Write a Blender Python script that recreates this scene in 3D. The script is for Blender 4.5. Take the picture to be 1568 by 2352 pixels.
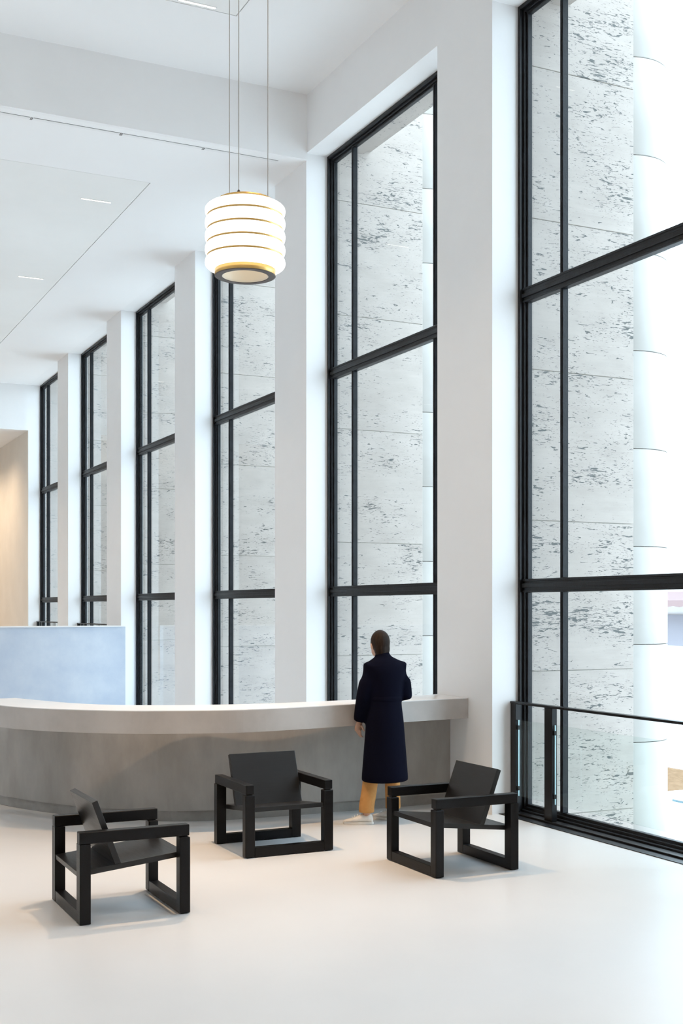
import bpy, bmesh, math, random
from math import sin, cos, pi, radians, sqrt
from mathutils import Vector, Matrix

scene = bpy.context.scene
C = scene.collection
for o in list(bpy.data.objects):
    bpy.data.objects.remove(o)

# ------------------------------------------------------------------ camera
# World: +Y runs along the window wall, +X points to the windows, floor at z = 0.
FPX, HOR, EYE, YAW = 2782.0, 1398.0, 1.9, radians(25.95)
cd = bpy.data.cameras.new('camera')
cam = bpy.data.objects.new('camera', cd); C.objects.link(cam)
cam.location = (0, 0, EYE); cam.rotation_euler = (pi/2, 0, -YAW)
cd.sensor_width = 36; cd.lens = FPX/2352*36
cd.shift_y = (HOR-1176)/2352
cd.clip_end = 500
scene.camera = cam

# ------------------------------------------------------------------ sky and exposure
SKY = 4.9
w = bpy.data.worlds.new('sky'); scene.world = w; w.use_nodes = True
wn = w.node_tree.nodes; wn.clear()
wo = wn.new('ShaderNodeOutputWorld'); bg = wn.new('ShaderNodeBackground')
bg.inputs['Color'].default_value = (0.71, 0.868, 1.0, 1); bg.inputs['Strength'].default_value = SKY
w.node_tree.links.new(bg.outputs[0], wo.inputs[0])
scene.view_settings.view_transform = 'Standard'; scene.view_settings.look = 'None'
scene.view_settings.gamma = 1.0; scene.view_settings.use_curve_mapping = False
scene.view_settings.exposure = 0.38
scene.cycles.max_bounces = 10; scene.cycles.diffuse_bounces = 7
scene.cycles.transparent_max_bounces = 16; scene.cycles.glossy_bounces = 4
scene.cycles.caustics_reflective = False
LAMP_COL = (1.0, 0.67, 0.38)
LAMP_W = 14.0

# ------------------------------------------------------------------ materials
def mat(name):
    m = bpy.data.materials.new(name); m.use_nodes = True
    nt = m.node_tree; b = nt.nodes['Principled BSDF']
    return m, nt, b
def simple(name, col, rough=.6, metal=0.0, spec=None):
    m, nt, b = mat(name)
    b.inputs['Base Color'].default_value = (*col, 1); b.inputs['Roughness'].default_value = rough
    b.inputs['Metallic'].default_value = metal
    if spec is not None: b.inputs['Specular IOR Level'].default_value = spec
    return m
def nd(nt, t, **kw):
    n = nt.nodes.new(t)
    for k, v in kw.items():
        if k in n.inputs: n.inputs[k].default_value = v
        else: setattr(n, k, v)
    return n
def mottled(name, c1, c2, scale=(1,1,1), nscale=2.0, rough=(.4,.55), bump=.02, detail=6, lo=.35, hi=.65, fine=60):
    """colour drifting between two tones, roughness drifting too, fine bump"""
    m, nt, b = mat(name); L = nt.links.new
    tc = nd(nt, 'ShaderNodeTexCoord'); mp = nd(nt, 'ShaderNodeMapping'); mp.inputs['Scale'].default_value = scale
    geo = nd(nt, 'ShaderNodeNewGeometry')
    L(geo.outputs['Position'], mp.inputs[0])
    n = nd(nt, 'ShaderNodeTexNoise', Scale=nscale, Detail=detail, Roughness=.6); L(mp.outputs[0], n.inputs['Vector'])
    r = nd(nt, 'ShaderNodeValToRGB'); r.color_ramp.elements[0].position = lo; r.color_ramp.elements[1].position = hi
    r.color_ramp.elements[0].color = (*c1, 1); r.color_ramp.elements[1].color = (*c2, 1)
    L(n.outputs[0], r.inputs[0]); L(r.outputs[0], b.inputs['Base Color'])
    mr = nd(nt, 'ShaderNodeMapRange'); mr.inputs[3].default_value, mr.inputs[4].default_value = rough
    L(n.outputs[0], mr.inputs[0]); L(mr.outputs[0], b.inputs['Roughness'])
    f = nd(nt, 'ShaderNodeTexNoise', Scale=fine, Detail=3); L(mp.outputs[0], f.inputs['Vector'])
    bp = nd(nt, 'ShaderNodeBump', Strength=bump, Distance=.02); L(f.outputs[0], bp.inputs['Height']); L(bp.outputs[0], b.inputs['Normal'])
    return m
M = {}
M['plaster'] = mottled('white_plaster', (.87,.87,.87), (.89,.89,.89), nscale=1.2, rough=(.75,.9), bump=.03, fine=25)
M['ceiling'] = mottled('ceiling_paint', (.89,.89,.89), (.90,.90,.90), nscale=1, rough=(.85,.95), bump=.01)
M['acoustic'] = mottled('acoustic_plaster', (.86,.86,.845), (.88,.88,.865), nscale=1, rough=(.9,.97), bump=.05, fine=120)
M['floor'] = mottled('polished_microcement', (.64,.647,.657), (.675,.681,.689), nscale=.9, rough=(.30,.38), bump=0.0, fine=9, lo=.3, hi=.7)
M['cement'] = mottled('grey_microcement', (.29,.275,.255), (.41,.39,.365), scale=(1,1,.45), nscale=3.2, rough=(.5,.68), bump=.05, fine=22, lo=.3, hi=.72)
M['slab'] = mottled('counter_microcement', (.41,.385,.365), (.48,.455,.435), nscale=2.6, rough=(.34,.44), bump=.004, fine=20)
M['slab'].node_tree.nodes['Principled BSDF'].inputs['Specular IOR Level'].default_value = .5
M['worktop'] = mottled('pale_worktop', (.72,.73,.75), (.76,.77,.79), nscale=2.6, rough=(.3,.4), bump=.002, fine=20)
M['plinth'] = mottled('plinth_cement', (.26,.25,.235), (.33,.315,.295), nscale=6, rough=(.55,.7), bump=.06, fine=40)
M['bluelit_wall'] = mottled('bluelit_grey_microcement', (.52,.60,.72), (.64,.71,.80), nscale=1.6, rough=(.35,.5), bump=.01)  # grey cement; the blue of the daylight is put into its base colour
M['sidewall'] = mottled('off_white_plaster', (.82,.82,.83), (.85,.85,.86), nscale=1.2, rough=(.8,.9), bump=.02)
M['passage'] = mottled('beige_plaster', (.78,.74,.68), (.82,.78,.72), nscale=1.5, rough=(.7,.85), bump=.02)
M['dark_gap'] = simple('shadow_gap', (.25,.25,.25), .9)
M['steel'] = mottled('painted_window_steel', (.006,.007,.009), (.014,.016,.020), scale=(1,1,1), nscale=9, rough=(.30,.5), bump=.10, fine=45)
M['steel'].node_tree.nodes['Principled BSDF'].inputs['Specular IOR Level'].default_value = .3
M['rail'] = simple('black_powder_coat', (.007,.007,.008), .35, 0, .3)
M['brass'] = mottled('brushed_brass', (.66,.40,.12), (.74,.47,.16), nscale=8, rough=(.3,.42), bump=.01)
M['brass'].node_tree.nodes['Principled BSDF'].inputs['Metallic'].default_value = .75
M['bronze'] = simple('dark_bronze', (.10,.085,.08), .45, .5)
M['reflector'] = simple('cream_reflector', (.80,.72,.58), .35)
M['cable'] = simple('cable_sleeve', (.42,.40,.37), .5)
M['white'] = simple('white_enamel', (.85,.85,.85), .5)
M['pavement'] = mottled('pale_pavement', (.62,.61,.60), (.72,.71,.70), nscale=2, rough=(.7,.9), bump=.05)
M['render'] = mottled('pale_render', (.78,.77,.76), (.84,.83,.82), nscale=.6, rough=(.8,.9), bump=.02)
M['greyrender'] = simple('grey_lilac_cladding', (.26,.25,.28), .7)
M['rose'] = simple('rose_awning_cloth', (.25,.17,.165), .8)
M['navy'] = simple('navy_lettering', (.02,.03,.07), .6)
M['timber'] = mottled('pale_timber', (.30,.17,.09), (.40,.24,.14), scale=(1,1,6), nscale=4, rough=(.6,.8), bump=.05)
M['reed'] = mottled('blue_green_leaf', (.08,.14,.18), (.14,.22,.25), nscale=10, rough=(.5,.7), bump=.02)

def black_wood(name='black_stained_ash', spec=.2):
    m, nt, b = mat(name); L = nt.links.new
    tc = nd(nt, 'ShaderNodeTexCoord'); mp = nd(nt, 'ShaderNodeMapping'); mp.inputs['Scale'].default_value = (3, 45, 45)
    L(tc.outputs['Object'], mp.inputs[0])
    n = nd(nt, 'ShaderNodeTexNoise', Scale=2.0, Detail=5, Distortion=.6); L(mp.outputs[0], n.inputs['Vector'])
    r = nd(nt, 'ShaderNodeValToRGB'); r.color_ramp.elements[0].color = (.003,.003,.0035,1); r.color_ramp.elements[1].color = (.009,.009,.010,1)
    L(n.outputs[0], r.inputs[0]); L(r.outputs[0], b.inputs['Base Color'])
    mr = nd(nt, 'ShaderNodeMapRange'); mr.inputs[3].default_value = .30; mr.inputs[4].default_value = .44
    L(n.outputs[0], mr.inputs[0]); L(mr.outputs[0], b.inputs['Roughness']); b.inputs['Specular IOR Level'].default_value = spec
    bp = nd(nt, 'ShaderNodeBump', Strength=.12, Distance=.004); L(n.outputs[0], bp.inputs['Height']); L(bp.outputs[0], b.inputs['Normal'])
    return m
M['wood'] = black_wood(); M['plank'] = black_wood('black_satin_ash', .5)

def travertine():
    m, nt, b = mat('travertine'); L = nt.links.new
    tc = nd(nt, 'ShaderNodeTexCoord'); oi = nd(nt, 'ShaderNodeObjectInfo')
    mul = nd(nt, 'ShaderNodeVectorMath', operation='SCALE'); mul.inputs[0].default_value = (37, 53, 71); L(oi.outputs['Random'], mul.inputs['Scale'])
    add = nd(nt, 'ShaderNodeVectorMath', operation='ADD'); L(tc.outputs['Object'], add.inputs[0]); L(mul.outputs[0], add.inputs[1])
    def noise(sc, scale, det, dist=0.0, rough=.55):
        mp = nd(nt, 'ShaderNodeMapping'); mp.inputs['Scale'].default_value = sc; L(add.outputs[0], mp.inputs[0])
        n = nd(nt, 'ShaderNodeTexNoise', Scale=scale, Detail=det, Distortion=dist, Roughness=rough); L(mp.outputs[0], n.inputs['Vector']); return n
    def ramp(src, a, c):
        mr = nd(nt, 'ShaderNodeMapRange', interpolation_type='SMOOTHSTEP'); mr.inputs[1].default_value = a; mr.inputs[2].default_value = c
        L(src, mr.inputs[0]); return mr
    def math_(op, a, c):
        n = nd(nt, 'ShaderNodeMath', operation=op)
        for i, v in enumerate((a, c)):
            if isinstance(v, (int, float)): n.inputs[i].default_value = v
            else: L(v, n.inputs[i])
        return n.outputs[0]
    pits = noise((9.5, 9.5, 42), 1.0, 4, .9, .55)
    clus = noise((1.3, 1.3, 3.2), 1.0, 2)
    strk = noise((4, 4, 55), 1.0, 2, .5)
    s = math_('ADD', pits.outputs[0], math_('MULTIPLY', math_('SUBTRACT', clus.outputs[0], .5), .42))
    big = ramp(s, .628, .672)
    fp = noise((24, 24, 110), 1.0, 2, .6)
    s2 = math_('ADD', fp.outputs[0], math_('MULTIPLY', math_('SUBTRACT', clus.outputs[0], .5), .35))
    small = ramp(s2, .645, .69)
    pit = math_('MAXIMUM', big.outputs[0], math_('MULTIPLY', small.outputs[0], .75))
    r = nd(nt, 'ShaderNodeValToRGB'); r.color_ramp.elements[0].position = .3; r.color_ramp.elements[1].position = .7
    r.color_ramp.elements[0].color = (.375,.332,.297,1); r.color_ramp.elements[1].color = (.465,.415,.375,1)
    tone = noise((2.2, 2.2, 5), 1.0, 5)
    L(math_('ADD', math_('MULTIPLY', tone.outputs[0], .75), math_('MULTIPLY', strk.outputs[0], .25)), r.inputs[0])
    mx = nd(nt, 'ShaderNodeMix', data_type='RGBA'); L(pit, mx.inputs[0]); L(r.outputs[0], mx.inputs[6]); mx.inputs[7].default_value = (.10,.105,.10,1)
    L(mx.outputs[2], b.inputs['Base Color']); b.inputs['Roughness'].default_value = .75
    inv = math_('SUBTRACT', 1.0, pit)
    bp = nd(nt, 'ShaderNodeBump', Strength=.5, Distance=.01); L(inv, bp.inputs['Height']); L(bp.outputs[0], b.inputs['Normal'])
    return m
M['stone'] = travertine()
M['limestone'] = mottled('smooth_limestone', (.47,.45,.42), (.52,.50,.47), nscale=2, rough=(.6,.75), bump=.02)
M['mortar'] = simple('stone_joint', (.42,.41,.37), .9)

def glass(name, tint, ior=1.45):
    m = bpy.data.materials.new(name); m.use_nodes = True; nt = m.node_tree; nt.nodes.clear(); L = nt.links.new
    out = nd(nt, 'ShaderNodeOutputMaterial'); tr = nd(nt, 'ShaderNodeBsdfTransparent'); gl = nd(nt, 'ShaderNodeBsdfGlossy')
    tr.inputs[0].default_value = (*tint, 1); gl.inputs['Roughness'].default_value = .01
    fr = nd(nt, 'ShaderNodeFresnel', IOR=ior); mx = nd(nt, 'ShaderNodeMixShader')
    gm = nd(nt, 'ShaderNodeNewGeometry'); mr = nd(nt, 'ShaderNodeMapRange'); mr.inputs[3].default_value = ior; mr.inputs[4].default_value = 1/ior
    L(gm.outputs['Backfacing'], mr.inputs[0]); L(mr.outputs[0], fr.inputs['IOR'])       # the same reflectance from both sides of the sheet
    L(fr.outputs[0], mx.inputs[0]); L(tr.outputs[0], mx.inputs[1]); L(gl.outputs[0], mx.inputs[2]); L(mx.outputs[0], out.inputs[0])
    return m
M['glass'] = glass('window_glass', (.97,.985,.985), 1.22)
M['railglass'] = glass('green_edged_glass', (.95,.975,.965), 1.25)
M['glassedge'] = simple('pale_glass_edge', (.55,.80,.88), .2)

def emis(name, col, s, base=(.9,.9,.9)):
    m, nt, b = mat(name); b.inputs['Base Color'].default_value = (*base, 1)
    b.inputs['Emission Color'].default_value = (*col, 1); b.inputs['Emission Strength'].default_value = s
    return m
M['opal'] = emis('lit_opal_glass', (1.0,.95,.86), 1.25)
M['led'] = emis('led_diffuser', (1.0,.88,.72), 2.2)
M['bulb'] = emis('lamp_bulb', (1.0,.80,.55), 2.2)

# ------------------------------------------------------------------ mesh helpers
def new_bm(): return bmesh.new()
def obj(name, bm, m=None, parent=None, smooth=False, loc=None):
    me = bpy.data.meshes.new(name); bmesh.ops.recalc_face_normals(bm, faces=bm.faces); bm.to_mesh(me); bm.free()
    if m: me.materials.append(M[m] if isinstance(m, str) else m)
    if smooth:
        for p in me.polygons: p.use_smooth = True
    o = bpy.data.objects.new(name, me); C.objects.link(o)
    if parent: o.parent = parent
    if loc: o.location = loc
    return o
def box(bm, x0, x1, y0, y1, z0, z1):
    v = [bm.verts.new((x, y, z)) for x in (x0, x1) for y in (y0, y1) for z in (z0, z1)]
    for f in ((0,1,3,2), (4,6,7,5), (0,4,5,1), (2,3,7,6), (0,2,6,4), (1,5,7,3)):
        bm.faces.new([v[i] for i in f])
    return v
def one_box(name, b, m, parent=None, bevel=0.0, seg=1):
    bm = new_bm(); x0, x1, y0, y1, z0, z1 = b
    c = ((x0+x1)/2, (y0+y1)/2, (z0+z1)/2)
    box(bm, x0-c[0], x1-c[0], y0-c[1], y1-c[1], z0-c[2], z1-c[2])
    if bevel: bmesh.ops.bevel(bm, geom=list(bm.edges), offset=bevel, segments=seg, affect='EDGES', profile=.6)
    return obj(name, bm, m, parent, loc=c)
def boxes(name, bl, m, parent=None):
    bm = new_bm()
    for b in bl: box(bm, *b)
    return obj(name, bm, m, parent)
def lathe(bm, prof, n=48, closed=False):
    rings = []
    for r, z in prof:
        rings.append([bm.verts.new((r*cos(2*pi*k/n), r*sin(2*pi*k/n), z)) for k in range(n)] if r > 1e-6 else [bm.verts.new((0, 0, z))])
    pairs = list(zip(rings, rings[1:])) + ([(rings[-1], rings[0])] if closed else [])
    for a, b in pairs:
        for k in range(n):
            k2 = (k+1) % n
            if len(a) == 1 and len(b) == 1: continue
            if len(a) == 1: bm.faces.new((a[0], b[k], b[k2]))
            elif len(b) == 1: bm.faces.new((a[k], a[k2], b[0]))
            else: bm.faces.new((a[k], a[k2], b[k2], b[k]))
def tube(bm, pts, rads, n=12, squash=None):
    """closed tapered tube through points; squash = ratio of 2nd axis"""
    pts = [Vector(p) for p in pts]; rings = []
    up = Vector((0, 0, 1))
    for i, p in enumerate(pts):
        t = (pts[min(i+1, len(pts)-1)] - pts[max(i-1, 0)]).normalized()
        u = t.cross(up if abs(t.z) < .95 else Vector((0, 1, 0))).normalized(); v = t.cross(u).normalized()
        q = squash if squash else 1
        rings.append([bm.verts.new(p + u*rads[i]*cos(2*pi*k/n) + v*rads[i]*q*sin(2*pi*k/n)) for k in range(n)])
    for a, b in zip(rings, rings[1:]):
        for k in range(n): bm.faces.new((a[k], a[(k+1) % n], b[(k+1) % n], b[k]))
    bm.faces.new(rings[0]); bm.faces.new(rings[-1])
def loft(bm, rows, n=28, cap=True):
    """rows: (z, cx, cy, rx, ry)"""
    rings = [[bm.verts.new((cx+rx*cos(2*pi*k/n), cy+ry*sin(2*pi*k/n), z)) for k in range(n)] for z, cx, cy, rx, ry in rows]
    for a, b in zip(rings, rings[1:]):
        for k in range(n): bm.faces.new((a[k], a[(k+1) % n], b[(k+1) % n], b[k]))
    if cap: bm.faces.new(rings[0]); bm.faces.new(rings[-1])
def ellipsoid(bm, c, r, rot=None, seg=20):
    mt = Matrix.Translation(c) @ (rot.to_4x4() if rot else Matrix.Identity(4)) @ Matrix.Diagonal((*r, 1))
    bmesh.ops.create_uvsphere(bm, u_segments=seg, v_segments=seg//2+2, radius=1, matrix=mt)
def tag(o, label, cat=None, group=None, kind=None):
    o['label'] = label
    if cat: o['category'] = cat
    if group: o['group'] = group
    if kind: o['kind'] = kind
    return o
def thing(name, label, cat, loc=(0,0,0), rz=0, group=None, kind=None):
    o = bpy.data.objects.new(name, None); C.objects.link(o); o.empty_display_size = .2
    o.location = loc; o.rotation_euler = (0, 0, rz)
    return tag(o, label, cat, group, kind)
def struct(o, label): return tag(o, label, kind='structure')
def copy_tree(o, parent=None):
    c = o.copy(); C.objects.link(c); c.parent = parent
    for ch in [x for x in bpy.data.objects if x.parent == o]: copy_tree(ch, c)
    return c

# ------------------------------------------------------------------ the hall: dimensions
PITCH = 4.165; J0 = 9.44                      # far jambs of the windows: J0 + k*PITCH
J = lambda k: J0 + k*PITCH
WFACE, WFRAME, WOUT = 6.14, 6.42, 6.56        # pier face, window frame face, outside face
OPEN = 3.17                                   # clear width of a window
ZF, ZL = 8.22, 7.42                           # front ceiling, lower ceiling
YB = 13.58                                    # beam face between both ceilings
YE = 30.26                                    # end header
XL, YBACK = -7.5, -7.0                        # unseen sides of the hall
KS = range(-1, 6)

struct(one_box('floor', (XL-.3, WOUT, YBACK-.3, 46, -.3, 0), 'floor'), 'pale polished cement floor of the hall')
struct(one_box('floor_raised', (XL, WFACE, 21.86, 46, 0, .55), 'floor'), 'raised floor behind the low daylit blue wall')

# window wall: piers, strip over the windows
bl = []
for k in range(-2, 6):
    y0 = J(k); y1 = J(k)+PITCH-OPEN
    if k == 5: y1 = 46
    if k == -2: y0 = YBACK-.3  # unseen stretch closed solid, windows left out to steer the floor shadows
    bl.append((WFACE, WOUT, y0, y1, 0, 8.6))
for k in KS:
    h = 7.51 if J(k) < 13.7 else ZL
    bl.append((WFACE, WOUT, J(k)-OPEN, J(k), h, 8.6))
struct(boxes('wall_right', bl, 'plaster'), 'white plastered window wall with tall piers between the windows')
struct(boxes('wall_left', [(XL-.3, XL, YBACK-.3, 46, 0, 8.6)], 'sidewall'), 'white plastered wall facing the windows')
struct(boxes('wall_back', [(XL, WFACE, YBACK-.3, YBACK, 0, 8.6)], 'plaster'), 'white plastered wall behind the seating area')
# header and passage at the far end
struct(boxes('wall_far', [(XL, WFACE, YE, YE+.35, 6.3, ZL)], 'plaster'), 'white header wall over the passage at the far end')
struct(boxes('ceiling_passage', [(XL, WFACE, YE+.35, 46, 6.3, 6.6)], 'plaster'), 'lower ceiling of the warm lit passage')
struct(boxes('wall_passage', [(WFACE-.012, WFACE-.001, YE+.002, 45.9, .55, 6.3)], 'passage'), 'beige wall of the warm lit passage')
struct(boxes('wall_end', [(XL, WFACE-.02, 45.9, 46.2, .55, 6.3)], 'passage'), 'beige end wall of the passage')

# ceilings: surround and a flush acoustic panel with a narrow shadow gap
def ceil(name, label, y0, y1, z, pans):
    top = z+.3; PX = 4.64; g = .009
    root = struct(boxes(name, [(PX+g, WFACE, y0, y1, z, z+.05), (XL, WFACE, y0, y1, z+.06, top)], 'ceiling'), label)
    ys = y0
    strips = []
    for a, b in pans:
        strips.append((XL, PX+g, ys, a-g, z, z+.05)); ys = b+g
    strips.append((XL, PX+g, ys, y1, z, z+.05))
    boxes('ceiling_strip', [s for s in strips if s[3]-s[2] > .01], 'ceiling', root)
    for a, b in pans: one_box('acoustic_panel', (XL+.3, PX-g*.2, a, b, z+.001, z+.045), 'acoustic', root)
    return root
ceil('ceiling_front', 'high white ceiling over the seating area', YBACK, YB, ZF, [(-6.0, 12.1)])
ceil('ceiling', 'lower white ceiling beyond the beam', YB+.05, YE, ZL, [(15.21, 29.2)])
struct(boxes('trim_1', [(XL, WFACE, YB, YB+.14, ZL+.001, ZF+.3)], 'plaster'), 'white beam face where the ceiling steps down')

# linear air slot in the lower ceiling beside the beam
sl = thing('air_slot', 'white linear air diffuser along the ceiling step', 'air vent', (0, 13.79, ZL))
cuts = [-1.2, -.19, .83, 1.84, 2.83, 3.86, 4.87, 5.85]
for a, b in zip(cuts, cuts[1:]):
    one_box('diffuser_bar', (a+.02, b-.02, -.024, .034, -.004, .0), 'white', sl)
    one_box('slot_gap', (a+.02, b-.02, -.036, -.026, -.002, -.0002), 'dark_gap', sl)
for c_ in cuts[1:-1]:
    for q in (-.008, .008): one_box('joint_clip', (c_+q-.004, c_+q+.004, -.034, .034, -.006, -.0005), 'dark_gap', sl)

# ------------------------------------------------------------------ windows
TZ = ((2.05, 2.175), (4.745, 4.88))
WHERE = {0: 'behind the glass railing and armchair', 1: 'behind the person at the counter', 2: 'directly under the pendant lamp', 3: 'just before the low daylit blue wall',
         4: 'just past the low daylit blue wall', 5: 'last before the warm passage'}
def window(k, n):
    j = J(k); n0 = j-OPEN; top = 7.51 if j < 13.7 else ZL
    root = bpy.data.objects.new('window_%d' % n, None); C.objects.link(root); root.location = (WFRAME, j, 0)
    struct(root, 'tall black steel framed window ' + WHERE.get(k, 'in the white pier wall'))
    def b(name, x0, x1, y0, y1, z0, z1, m='steel', bev=.004):
        return one_box(name, (x0-WFRAME, x1-WFRAME, y0-j, y1-j, z0, z1), m, root, bev)
    # stepped jambs, head and sill
    for s, (xa, xb, wd) in enumerate(((6.42, 6.463, .035), (6.455, 6.487, .058), (6.48, 6.53, .080))):
        b('jamb', xa, xb, j-wd, j, 0, top); b('jamb', xa, xb, n0, n0+wd, 0, top)
        b('head', xa, xb, n0+wd, j-wd, top-wd*1.05, top)
        b('sill', xa, xb, n0+wd, j-wd, 0, wd*1.05)
    ms = (j-.62, n0+.62)
    zs = [0.084, TZ[0][0], TZ[0][1], TZ[1][0], TZ[1][1], top-.084]
    for i in (0, 2, 4):
        for m in ms:
            mu = b('mullion', 6.462, 6.525, m-.02, m+.02, zs[i], zs[i+1])
            one_box('glazing_bead', (-.0365, -.0315, -.009, .009, -(zs[i+1]-zs[i])/2, (zs[i+1]-zs[i])/2), 'steel', mu)
        ys = [n0+.08, ms[1]-.02, ms[1]+.02, ms[0]-.02, ms[0]+.02, j-.08]
        for q in (0, 2, 4):
            b('pane', 6.4985, 6.5015, ys[q], ys[q+1], zs[i], zs[i+1], 'glass', 0)
    for za, zb in TZ:
        b('transom', 6.455, 6.53, n0+.035, j-.035, za, zb)
        b('transom_moulding', 6.44, 6.456, n0+.035, j-.035, za+.045, za+.085)
        b('transom_lip', 6.447, 6.456, n0+.035, j-.035, zb-.022, zb)
        b('transom_lip', 6.447, 6.456, n0+.035, j-.035, za, za+.018)
    return root
for n, k in enumerate(KS): window(k, n+1)
struct(boxes('trim_2', [(WFACE+.07, WFRAME-.002, J(0)-OPEN, J(0)-.001, .0005, .006)], 'steel'), 'dark metal threshold under the window by the railing')

# ------------------------------------------------------------------ railings with glass
def railing(k, z0, label):
    j = J(k); r = thing('glass_railing', label, 'railing', (6.36, j, z0), 0, None)
    n0 = -OPEN
    posts = ((-.095, -.012), (-.66, -.545), (n0+.545, n0+.66), (n0+.012, n0+.095))
    one_box('base_channel', (-.045, .045, n0+.01, -.01, .004, .022), 'rail', r, .003)
    one_box('top_rail', (-.032, .032, n0+.01, -.01, 1.02, 1.042), 'rail', r, .003)
    for a, b in posts: one_box('post', (-.028, .028, a, b, .022, 1.02), 'rail', r, .003)
    for (a, b), (c, d) in zip(posts[1:], posts):
        p = one_box('glass_panel', (-.006, .006, b+.014, c-.014, .173, .874), 'railglass', r)
        h = (c-b-.028)/2
        one_box('glass_edge', (-.0055, .0055, h-.001, h+.003, -.35, .35), 'glassedge', p)
        for e in (h+.008, -h-.008):
            for zz in (-.28, .28): one_box('clip', (-.012, .012, e-.01, e+.01, zz-.02, zz+.02), 'rail', p)
railing(0, 0, 'black steel railing with glass panels in front of the window beside the armchair')
railing(4, .55, 'black steel window railing behind the low daylit blue wall, at the window nearer the beam')
railing(5, .55, 'black steel window railing at the last window before the warm passage')

# ------------------------------------------------------------------ outside: stone fins, columns, lintels
GZ = -.41
courses = [GZ, -.06, 1.31, 2.73, 4.15, 5.57, 7.0, 8.42, 9.84]
def stone_pier(k):
    j = J(k); r = bpy.data.objects.new('wall_fin', None); C.objects.link(r); r.location = (WOUT, j, GZ)
    struct(r, 'travertine fin wall and round column outside the window ' + WHERE.get(k, 'wall'))
    fx, fy = 7.79-WOUT, PITCH-OPEN
    one_box('joint_core', (.004, fx-.02, .018, fy-.018, 0, 9.84-GZ), 'mortar', r)
    for a, b in zip(courses, courses[1:]):
        one_box('stone_block', (0.002, fx, .008, fy-.008, a-GZ+.003, b-GZ-.003), 'stone', r, .004)
    cr = .485; bm = new_bm()
    n = 40
    dz = .967; z = .58-dz*1; z0 = GZ
    zs = [GZ] + [.58+dz*i for i in range(10)]
    for a, b in zip(zs, zs[1:]):
        bm = new_bm(); h = (b-a)/2-.003
        lathe(bm, [(0, -h), (cr-.005, -h), (cr, -h+.005), (cr, h-.005), (cr-.005, h), (0, h)], n)
        o = obj('column_drum', bm, 'limestone', r, True, (8.0-WOUT, fy/2, (a+b)/2-GZ))
        for p in o.data.polygons: p.use_smooth = abs(p.normal.z) < .5
for k in range(-2, 6): stone_pier(k)
struct(boxes('wall_lintel', [(WOUT+.001, 6.93, J(-4), J(5)+1, 7.63, 9.84), (6.931, 7.03, J(-4), J(5)+1, 7.67, 9.8)], 'stone'), 'travertine lintel band outside above the windows')
struct(one_box('ground', (WOUT, 9.0, -60, 120, GZ-5, GZ), 'pavement'), 'pale stone terrace under the columns outside')
SZ = -4.65
struct(one_box('street', (9.0, 120, -90, 160, SZ-.3, SZ), 'pavement'), 'pale street below the terrace outside')
# building across the street
FX = 27.0
bd = thing('street_building', 'pale rendered building across the street with rose awnings', 'building', (FX, 30, SZ))
def bb(name, x0, x1, y0, y1, z0, z1, m, par=None, bev=0): return one_box(name, (x0-FX, x1-FX, y0-30, y1-30, z0-SZ, z1-SZ), m, par or bd, bev)
bb('facade', FX, FX+8, 12, 75, SZ, 9, 'render')
for i in range(9):
    y = 16+i*6.4
    bb('shop_base', FX-.12, FX-.001, y-2.6, y+2.6, SZ+.45, SZ+1.35, 'timber')
    bb('shop_panel', FX-.10, FX-.001, y-2.8, y+2.8, .70, 1.70, 'greyrender')
    wf = bb('window_frame', FX-.06, FX-.001, y-1.4, y+1.4, 3.4, 5.6, 'white')
    one_box('window_pane', (-.035, -.031, -1.25, 1.25, -1.0, 1.0), 'glassedge', wf)
for i in range(5):
    y = 19+i*12.8
    a = new_bm(); n = 28
    pr = [(-.02, 2.45), (-1.1, 2.16), (-1.12, 1.98)]
    vs = []
    for k in range(n+1):
        yy = y-30-4+8*k/n; sc = .035*abs(sin(pi*k/2))
        vs.append([a.verts.new((p[0], yy, p[1]-SZ-(sc if q == 2 else 0))) for q, p in enumerate(pr)])
    for k in range(n):
        for q in range(2): a.faces.new((vs[k][q], vs[k+1][q], vs[k+1][q+1], vs[k][q+1]))
    obj('awning', a, 'rose', bd)
tcu = bpy.data.curves.new('sign_text', 'FONT'); tcu.body = 'ADEPU.'; tcu.size = .14; tcu.extrude = .004
tob = bpy.data.objects.new('sign_tmp', tcu); C.objects.link(tob)
tm = bpy.data.meshes.new_from_object(tob.evaluated_get(bpy.context.evaluated_depsgraph_get())); bpy.data.objects.remove(tob)
tm.materials.clear(); tm.materials.append(M['navy'])
tso = bpy.data.objects.new('sign_lettering', tm); C.objects.link(tso); tso.parent = bd
tso.rotation_euler = (pi/2, 0, -pi/2); tso.location = (-.14, 47.25-30, 1.38-SZ)
bb('sign_board', FX-.13, FX-.001, 44.5, 49, 1.2, 1.62, 'render'); bb('sign_hood', FX-.35, FX-.132, 44.5, 49, 1.55, 1.64, 'greyrender')
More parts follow.
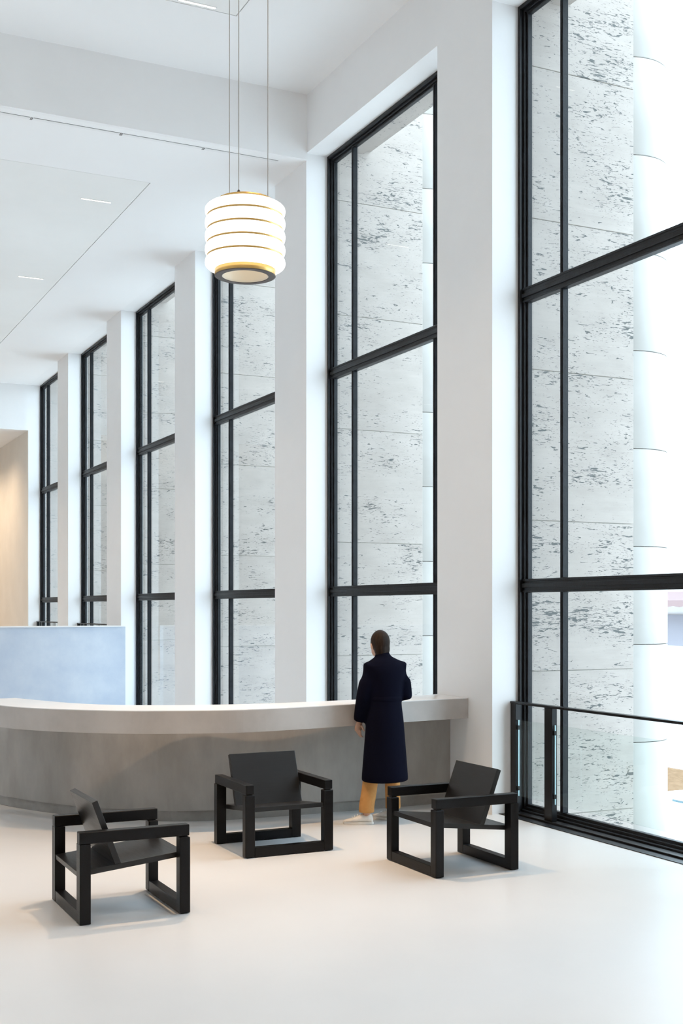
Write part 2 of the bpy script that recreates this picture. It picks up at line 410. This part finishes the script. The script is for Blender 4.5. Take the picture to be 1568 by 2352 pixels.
# parked white cars
def car(x, y, label):
    r = thing('parked_car', label, 'car', (x, y, SZ), 0, 'white cars parked across the street')
    def sect(name, rows, m, par=r):
        bm = new_bm(); n = len(rows[0][1]); rings = []
        for yy, pts in rows: rings.append([bm.verts.new((px, yy, pz)) for px, pz in pts])
        for a, b in zip(rings, rings[1:]):
            for k in range(n): bm.faces.new((a[k], a[(k+1) % n], b[(k+1) % n], b[k]))
        bm.faces.new(rings[0]); bm.faces.new(rings[-1]); return obj(name, bm, m, par)
    def hexa(w_, zb, zt, wt): return [(-w_, zb), (w_, zb), (w_, (zb+zt)/2), (wt, zt), (-wt, zt), (-w_, (zb+zt)/2)]
    sect('car_body', [(-2.1, hexa(.72, .35, .62, .66)), (-1.95, hexa(.84, .22, .82, .78)), (-.9, hexa(.88, .2, .96, .82)), (1.3, hexa(.88, .2, .98, .82)), (1.95, hexa(.84, .22, .92, .76)), (2.1, hexa(.72, .35, .7, .66))], 'white')
    sect('car_cabin', [(-1.05, hexa(.78, .93, .97, .74)), (-.4, hexa(.76, .95, 1.42, .6)), (.9, hexa(.76, .95, 1.44, .6)), (1.75, hexa(.76, .93, .99, .7))], 'white')
    for yy0, yy1 in ((-.5, .12), (.2, .82)):
        for sgn in (-1, 1):
            bm = new_bm(); v = [bm.verts.new((sgn*q, yy, z)) for q, yy, z in ((.775, yy0, 1.0), (.775, yy1, 1.0), (.655, yy1, 1.36), (.655, yy0+.14, 1.36))]
            bm.faces.new(v); o = obj('side_window', bm, 'reed', r); sd = o.modifiers.new('t', 'SOLIDIFY'); sd.thickness = .012; sd.offset = 0
    for yy in (-1.3, 1.3):
        for sgn in (-1, 1):
            bm = new_bm(); lathe(bm, [(0, -.09), (.2, -.1), (.31, -.08), (.32, 0), (.31, .08), (.2, .1), (0, .09)], 20)
            o = obj('wheel', bm, 'rail', r, loc=(sgn*.8, yy, .32)); o.rotation_euler = (0, pi/2, 0)
car(20.6, 23.3, 'white car parked in the street with pale blue side windows')
car(23.2, 25.6, 'white car parked close to the shop fronts across the street')

# ------------------------------------------------------------------ curved reception counter
def smooth_curve(p, n=6):
    out = []
    for i in range(len(p)-1):
        p0, p1, p2, p3 = (Vector(p[max(i-1, 0)]), Vector(p[i]), Vector(p[i+1]), Vector(p[min(i+2, len(p)-1)]))
        for t in [q/n for q in range(n)]:
            out.append(.5*((2*p1)+(p2-p0)*t+(2*p0-5*p1+4*p2-p3)*t*t+(3*p1-p0-3*p2+p3)*t**3))
    out.append(Vector(p[-1])); return out
def plan_slab(name, outline, z0, z1, m, parent, bevel=0):
    bm = new_bm()
    lo = [bm.verts.new((p.x, p.y, z0)) for p in outline]; hi = [bm.verts.new((p.x, p.y, z1)) for p in outline]
    n = len(outline)
    f1 = bm.faces.new(lo); f2 = bm.faces.new(hi)
    for i in range(n): bm.faces.new((lo[i], lo[(i+1) % n], hi[(i+1) % n], hi[i]))
    bmesh.ops.triangulate(bm, faces=[f1, f2])
    o = obj(name, bm, m, parent)
    return o
cnt = thing('reception_counter', 'long curved grey cement reception counter with overhanging pale top', 'counter', (0, 0, 0))
XW = WFACE-.002
front = smooth_curve([(XW, 9.855), (5.54, 9.77), (4.9, 9.665), (4.31, 9.575), (3.85, 9.53), (3.45, 9.585), (2.85, 9.835), (2.39, 10.22), (2.11, 10.58), (1.96, 10.92), (1.84, 11.3), (1.78, 11.72)])
back = smooth_curve([(2.26, 11.72), (2.47, 11.15), (2.66, 10.76), (2.92, 10.47), (3.4, 10.22), (4.08, 10.07), (5.1, 10.13), (XW, 10.42)])
plan_slab('counter_top', front+back, .857, 1.0438, 'slab', cnt)
plan_slab('worktop_skin', front+back, 1.044, 1.05, 'worktop', cnt)
bfront = smooth_curve([(XW, 10.185), (4.9, 10.185), (4.32, 10.195), (3.72, 10.245), (3.26, 10.44), (2.75, 10.91), (2.49, 11.29), (2.335, 11.58), (2.23, 11.8), (2.15, 12.02)])
bback = [Vector((p.x+.10, p.y+.14)) for p in reversed(bfront)]
bback[-1].x = XW
plan_slab('base_panel', bfront+bback, .095, .8565, 'cement', cnt)
pf = [Vector((p.x+.012, p.y+.016)) for p in bfront]; pf[0].x = XW
pb = [Vector((p.x+.09, p.y+.12)) for p in reversed(bfront)]; pb[-1].x = XW
plan_slab('plinth', pf+pb, 0, .0945, 'plinth', cnt)

# low wall behind the reception
struct(boxes('wall_parapet', [(XL+.01, WFACE-.001, 21.64, 21.86, 0, 1.57)], 'bluelit_wall'), 'low grey cement wall behind the counter, blue daylight in its colour')
struct(boxes('trim_3', [(XL+.01, WFACE-.001, 21.62, 21.87, 1.5701, 1.59)], 'white'), 'white cap along the low daylit blue wall')

# ------------------------------------------------------------------ ceiling lights (recessed LED lines), all along the hall
def ceiling_light(x, y, z, label, group):
    r = thing('ceiling_light', label, 'light', (x, y, z), 0, group)
    one_box('housing', (-.21, .21, -.02, .02, -.004, .0005), 'white', r)
    one_box('diffuser', (-.2, .2, -.012, .012, -.006, -.0035), 'led', r)
    ld = bpy.data.lights.new('led_line', 'AREA'); ld.shape = 'RECTANGLE'; ld.size = .4; ld.size_y = .034
    ld.energy = LAMP_W; ld.color = LAMP_COL; ld.spread = radians(85)
    lo = bpy.data.objects.new('led_line', ld); C.objects.link(lo); lo.parent = r; lo.location = (0, 0, -.012)
LF = 'slim warm white light recessed in the high ceiling above the seating'
LL = 'slim warm white light recessed in the lower ceiling beyond the beam'
SEEN = {(4.185, 12.04): 'slim warm white light in the high ceiling beside the pendant cables',
        (4.185, 16.18): 'slim warm white light in the lower ceiling, first beyond the ceiling step',
        (4.185, 20.43): 'slim warm white light in the lower ceiling, second beyond the ceiling step',
        (4.185, 24.7): 'slim warm white light in the lower ceiling, third beyond the ceiling step'}
for x in (4.185, .4, -3.4):
    for y in (12.04, 7.9, 3.75, -.4, -4.5): ceiling_light(x, y, ZF, SEEN.get((x, y), LF), 'lights in the high ceiling')
    for y in (16.18, 20.43, 24.7, 28.4): ceiling_light(x, y, ZL, SEEN.get((x, y), LL), 'lights in the lower ceiling')
# warm lamps of the passage
for y in (32.2, 34.2, 36.4, 39.0):
    r = thing('passage_downlight', 'warm downlight washing the beige passage wall', 'light', (4.6, y, 6.3), 0, 'downlights in the passage')
    bm = new_bm(); lathe(bm, [(0, -.003), (.06, -.003), (.075, -.012), (.075, 0), (0, 0)], 24); obj('trim_ring', bm, 'white', r)
    ld = bpy.data.lights.new('downlight', 'SPOT'); ld.energy = 330; ld.color = (1, .76, .52); ld.spot_size = radians(150); ld.spot_blend = 1.0; ld.shadow_soft_size = .1
    lo = bpy.data.objects.new('downlight', ld); C.objects.link(lo); lo.parent = r; lo.location = (0, 0, -.02)

# ------------------------------------------------------------------ pendant lamp
D0 = 9.38
lx = D0*sin(YAW)+(563-784)/FPX*D0*cos(YAW); ly = D0*cos(YAW)-(563-784)/FPX*D0*sin(YAW)
pl = thing('pendant_lamp', 'cylindrical pendant lamp of five glowing opal glass rings with brass rims', 'lamp', (lx, ly, 4.47))
RZ = [.10+.1025*i for i in range(5)]
for i, zc in enumerate(RZ):
    bm = new_bm(); prof = []
    if i == 0: prof.append((.232, zc-.046))
    else: prof.append((.25, zc-.0505))
    for q in range(13):
        a = -pi/2 + pi*q/12
        r_ = .282+.029*cos(a); z_ = zc+.0505*sin(a)
        if i == 0 and q < 6: r_ = .232+.079*cos(a)
        if i == 4 and q > 6: r_ = .215+.096*cos(a)
        prof.append((r_, z_))
    prof.append((.21 if i == 4 else .25, zc+.0505))
    lathe(bm, prof, 72); obj('glass_ring', bm, 'opal', pl, True)
for a, b in zip(RZ, RZ[1:]):
    bm = new_bm(); zc = (a+b)/2
    lathe(bm, [(.2, zc-.009), (.294, zc-.010), (.296, zc-.007), (.296, zc+.007), (.294, zc+.010), (.2, zc+.009)], 72, True); obj('brass_disc', bm, 'brass', pl, True)
bm = new_bm(); lathe(bm, [(.222, .004), (.234, .004), (.236, .01), (.236, .062), (.222, .062)], 72, True); obj('brass_collar', bm, 'brass', pl, True)
bm = new_bm(); lathe(bm, [(.180, .0), (.228, .0), (.236, .0045), (.222, .0045), (.180, .012)], 72, True); obj('bottom_rim', bm, 'bronze', pl)
bm = new_bm(); lathe(bm, [(.183, .004), (.172, .006), (.165, .02), (.12, .12), (.08, .125), (0, .125), (0, .13), (.13, .13), (.183, .012)], 72); obj('reflector', bm, 'reflector', pl, True)
bm = new_bm(); lathe(bm, [(0, .112), (.075, .112), (.075, .124), (0, .124)], 40); obj('bulb_disc', bm, 'bulb', pl)
bm = new_bm(); lathe(bm, [(0, .592), (.20, .592), (.216, .586), (.220, .572), (.220, .548), (.2, .548), (0, .548)], 72); obj('top_cap', bm, 'brass', pl, True)
rx_, ry_ = cos(YAW), -sin(YAW); fx_, fy_ = sin(YAW), cos(YAW)
for la, de in ((-.133, .122), (-.035, -.178), (.172, .056)):
    px, py = la*rx_+de*fx_, la*ry_+de*fy_
    bm = new_bm(); tube(bm, [(px, py, .56), (px, py, ZF-4.47)], [.004, .004], 8); cb = obj('cable', bm, 'cable', pl)
    bm = new_bm(); lathe(bm, [(0, 0), (.011, 0), (.011, .012), (.006, .02), (0, .02)], 12); obj('cable_gland', bm, 'bronze', cb, loc=(px, py, .592))
bm = new_bm(); lathe(bm, [(0, ZF-4.47), (.24, ZF-4.47), (.24, ZF-4.47-.04), (0, ZF-4.47-.04)], 48); obj('ceiling_rose', bm, 'white', pl)
ld = bpy.data.lights.new('pendant_spot', 'SPOT'); ld.energy = 380; ld.color = (1, .66, .38); ld.spot_size = radians(80); ld.spot_blend = .6; ld.shadow_soft_size = .07
lo = bpy.data.objects.new('pendant_spot', ld); C.objects.link(lo); lo.parent = pl; lo.location = (0, 0, .10)

# ------------------------------------------------------------------ armchairs
def make_chair(label):
    r = thing('armchair', label, 'chair', group='black wooden armchairs')
    W, D, sx, sy, Ha = .74, .695, .08, .068, .556
    def b(name, x0, x1, y0, y1, z0, z1, bev=.005, seg=2, rot=None):
        return one_box(name, (x0, x1, y0, y1, z0, z1), 'wood', r, bev, seg)
    for s in (-1, 1):
        xa, xb = sorted((s*W/2, s*(W/2-sx)))
        b('leg', xa, xb, D/2-sy, D/2, .004, .478, .009, 3)
        b('leg', xa, xb, -D/2, -D/2+sy, .004, Ha-.072, .002)
        cx = s*(W/2-sx/2)
        b('armrest', cx-.034, cx+.034, -D/2, D/2-.004, Ha-.0715, Ha, .007, 3)
        b('arm_pin', cx-.022, cx+.022, D/2-sy+.014, D/2-.014, .476, Ha-.07, .002)
        for yy in (D/2-sy/2, -D/2+sy/2): b('foot_pad', cx-.02, cx+.02, yy-.02, yy+.02, 0, .005, 0)
    b('runner', -W/2+sx, W/2-sx, D/2-sy+.002, D/2-.002, .004, .076, .003)
    b('runner', -W/2+sx, W/2-sx, -D/2+.002, -D/2+sy-.002, .004, .076, .003)
    def slab(name, y0, z0, y1, z1, t, hw):
        # plank in the y-z plane from (y0,z0) to (y1,z1), thickness t
        L = sqrt((y1-y0)**2+(z1-z0)**2)
        o = one_box(name, (-hw, hw, -L/2, L/2, -t/2, t/2), 'plank', r, .003, 2)
        o.location = (0, (y0+y1)/2, (z0+z1)/2); o.rotation_euler = (math.atan2(z1-z0, y1-y0), 0, 0)
    slab('seat', -D/2+.006, .292, D/2-.016, .363, .034, W/2-sx+.001)
    slab('backrest', .002-.09+.006, .315, -.235, .725, .037, W/2-sx-.004)
    return r
ch = make_chair('black wooden armchair with its back to the open floor, facing the glass railing')
chairs = [((2.1107, 7.571), -90, None),
          ((3.7377, 8.932), 180, 'black wooden armchair with its back to the curved counter'),
          ((4.6692, 7.734), 90, 'black wooden armchair beside the glass railing, its back to the windows')]
for i, (p, a, lb) in enumerate(chairs):
    c_ = ch if i == 0 else copy_tree(ch)
    c_.location = (p[0], p[1], 0); c_.rotation_euler = (0, 0, radians(a))
    if lb: c_['label'] = lb

# ------------------------------------------------------------------ person at the counter
M['coat'] = simple('navy_wool', (.0028,.0034,.010), .9, 0, .05)
M['trousers'] = mottled('mustard_cotton', (.42,.20,.055), (.52,.26,.08), nscale=9, rough=(.8,.9), bump=.1)
M['skin'] = simple('skin', (.50,.30,.21), .5)
M['hair'] = mottled('dark_brown_hair', (.010,.0055,.0035), (.026,.014,.008), scale=(8,8,1), nscale=6, rough=(.4,.6), bump=.3)
M['hair'].node_tree.nodes['Principled BSDF'].inputs['Specular IOR Level'].default_value = .15
M['shoe'] = mottled('white_canvas', (.66,.63,.58), (.76,.74,.70), nscale=14, rough=(.7,.85), bump=.05)
M['sole'] = simple('shoe_sole', (.70,.68,.64), .6)
M['eye'] = simple('eye_white', (.7,.7,.68), .3); M['iris'] = simple('iris', (.05,.03,.02), .3)
def fused(name, bm, m, parent, voxel, it=6):
    o = obj(name, bm, m, parent, True)
    rm = o.modifiers.new('fuse', 'REMESH'); rm.mode = 'VOXEL'; rm.voxel_size = voxel; rm.use_smooth_shade = True
    sm = o.modifiers.new('soft', 'SMOOTH'); sm.factor = .5; sm.iterations = it
    return o
PX_, PY_ = 5.03, 9.46
pr = thing('person', 'person in a long navy coat and mustard trousers standing at the curved counter', 'person', (PX_, PY_, 0), radians(2))
TOP = 1.69
# body: head, neck, torso, arms, hands, legs in one surface (local: faces +y)
bm = new_bm()
hc = Vector((-.015, .075, 1.585))
ellipsoid(bm, hc, (.074, .094, .112)); ellipsoid(bm, hc+Vector((0, .028, -.062)), (.054, .062, .058))
tube(bm, [hc+Vector((0, .088, .012)), hc+Vector((0, .108, -.022)), hc+Vector((0, .09, -.032))], [.008, .014, .010], 10)      # nose
tube(bm, [hc+Vector((-.02, .086, -.066)), hc+Vector((0, .094, -.064)), hc+Vector((.02, .086, -.066))], [.005, .008, .005], 8)   # mouth
for sg in (-1, 1): ellipsoid(bm, hc+Vector((sg*.074, .0, -.012)), (.010, .022, .032), seg=12)
tube(bm, [(-.005, .0, 1.40), (-.008, .03, 1.47), (-.012, .055, 1.54)], [.062, .052, .052], 16)
loft(bm, [(.80, 0, 0, .10, .075), (.95, 0, 0, .11, .08), (1.1, 0, .0, .10, .075), (1.3, 0, 0, .12, .085), (1.42, 0, 0, .09, .06)])
SH = {-1: (Vector((-.145, 0, 1.375)), Vector((-.20, .03, 1.12)), Vector((-.19, .12, .90))),
       1: (Vector((.150, -.005, 1.375)), Vector((.20, -.03, 1.135)), Vector((.09, .19, 1.115)))}
def hand(bm, wrist, fwd, palm_n, thumb_side):
    f = fwd.normalized(); side = f.cross(palm_n).normalized()*thumb_side; n = palm_n.normalized()
    c = wrist+f*.045
    tube(bm, [wrist-f*.02, wrist+f*.02, wrist+f*.055, wrist+f*.088], [.025, .034, .040, .036], 14, .42)
    for i, (off, ln) in enumerate(((.030, .070), (.010, .080), (-.010, .074), (-.029, .058))):
        p0 = wrist+f*.075+side*off; p1 = p0+f*ln*.5+n*.008; p2 = p1+f*ln*.3+n*.016; p3 = p2+f*ln*.22+n*.02
        tube(bm, [p0, p1, p2, p3], [.0088, .0085, .008, .0065], 8)
    t0 = wrist+f*.025+side*.028; t1 = t0+side*.024+f*.022+n*.006; t2 = t1+side*.010+f*.026+n*.01
    tube(bm, [t0, t1, t2], [.012, .0105, .008], 8)
for sg, (a, b, c_) in SH.items(): tube(bm, [a, (a+b)/2, b, (b+c_)/2, c_], [.05, .044, .037, .034, .025], 14)
hand(bm, SH[-1][2], Vector((.0, .30, -.95)), Vector((.9, .2, .1)), 1)
hand(bm, SH[1][2], Vector((-.75, .66, -.10)), Vector((0, 0, -1)), -1)
ANK = {-1: Vector((-.16, .05, .085)), 1: Vector((.15, .12, .085))}
for sg in (-1, 1):
    hip = Vector((sg*.085, 0, .86)); kn = Vector((sg*.10, .05, .48)) if sg > 0 else Vector((-.115, .05, .48))
    tube(bm, [hip, (hip+kn)/2, kn, (kn*.6+ANK[sg]*.4), ANK[sg], ANK[sg]-Vector((0, 0, .04))], [.055, .055, .045, .045, .034, .034], 16)
fused('body', bm, 'skin', pr, .0065, 3)
# eyes
for sg in (-1, 1):
    bm = new_bm(); ellipsoid(bm, hc+Vector((sg*.031, .079, .004)), (.012, .011, .010), seg=14); e = obj('eye', bm, 'eye', pr, True)
    bm = new_bm(); ellipsoid(bm, hc+Vector((sg*.031, .088, .004)), (.005, .003, .005), seg=10); obj('iris', bm, 'iris', e, True)
# hair: cap swept down to the nape
bm = new_bm()
ellipsoid(bm, hc+Vector((0, -.018, .018)), (.084, .099, .110)); ellipsoid(bm, hc+Vector((0, -.05, -.04)), (.074, .062, .085))
ellipsoid(bm, hc+Vector((0, -.05, -.10)), (.055, .038, .05))
fused('hair', bm, 'hair', pr, .008, 3)
# coat with sleeves and collar
bm = new_bm()
loft(bm, [(.375, 0, .0, .215, .18), (.38, 0, .0, .216, .181), (.55, 0, .0, .203, .170), (.75, 0, 0, .186, .158), (.92, 0, 0, .172, .146), (1.05, 0, 0, .155, .132), (1.13, 0, 0, .152, .128),
          (1.25, 0, -.005, .168, .128), (1.34, 0, -.008, .188, .128), (1.395, 0, -.006, .188, .118), (1.44, 0, .004, .150, .1), (1.475, -.004, .016, .075, .072), (1.50, -.008, .03, .062, .064), (1.545, -.01, .04, .060, .062)], 40)
for sg, (a, b, c_) in SH.items():
    tube(bm, [a*.55+Vector((0, 0, .6165)), a, (a+b)/2, b, (b+c_)/2, c_*.96+b*.04], [.085, .082, .073, .066, .063, .058], 20)
coat = fused('coat', bm, 'coat', pr, .011, 22)
bm = new_bm(); loft(bm, [(1.085, 0, 0, .150, .127), (1.09, 0, 0, .154, .131), (1.125, 0, 0, .154, .131), (1.13, 0, 0, .150, .127)], 48)
obj('belt', bm, 'coat', pr, True)
# trousers
bm = new_bm()
for sg in (-1, 1):
    kn = Vector((sg*.105, .05, .48)); an = ANK[sg]
    tube(bm, [(sg*.08, 0, .88), (sg*.095, .03, .68), kn, kn*.55+an*.45, an+Vector((0, -.005, .075)), an+Vector((0, -.005, .02))], [.075, .075, .070, .068, .068, .069], 22)
loft(bm, [(.78, 0, 0, .12, .09), (.95, 0, 0, .11, .085)])
fused('trousers', bm, 'trousers', pr, .01, 4)
# shoes
def shoe(ank, yaw):
    r = obj('shoe', shoe_upper(), 'shoe', pr, True); r.location = (ank.x, ank.y, 0); r.rotation_euler = (0, 0, yaw)
    bm = new_bm(); n = 28
    def out(t): a = 2*pi*t; x = .043*cos(a)*(1.0 if sin(a) > 0 else .85); y = .07+.135*sin(a); return x, y
    lo_ = [bm.verts.new((*out(k/n), .001)) for k in range(n)]; hi_ = [bm.verts.new((out(k/n)[0]*1.03, out(k/n)[1]*1.01, .024)) for k in range(n)]
    bm.faces.new(lo_); bm.faces.new(hi_)
    for k in range(n): bm.faces.new((lo_[k], lo_[(k+1) % n], hi_[(k+1) % n], hi_[k]))
    obj('sole', bm, 'sole', r)
    bm = new_bm()
    for q in range(4):
        yy = .055+.022*q; zz = .092-.011*q
        tube(bm, [(-.022, yy, zz-.004), (0, yy+.004, zz+.006), (.022, yy, zz-.004)], [.0035]*3, 6)
    obj('laces', bm, 'white', r)
def shoe_upper():
    bm = new_bm()
    rows = [(-.058, .018, .032, .055), (-.045, .034, .036, .088), (-.01, .037, .038, .100), (.04, .037, .04, .092), (.085, .041, .04, .070), (.13, .043, .036, .054), (.17, .038, .03, .046), (.2, .020, .028, .036)]
    n = 18; rings = []
    for y, hw, zb, zt in rows:
        zb = .018
        rings.append([bm.verts.new((hw*cos(2*pi*k/n), y, (zb+zt)/2+(zt-zb)/2*sin(2*pi*k/n))) for k in range(n)])
    for a, b in zip(rings, rings[1:]):
        for k in range(n): bm.faces.new((a[k], a[(k+1) % n], b[(k+1) % n], b[k]))
    bm.faces.new(rings[0]); bm.faces.new(rings[-1]); return bm
shoe(ANK[-1], radians(62)); shoe(ANK[1], radians(30))
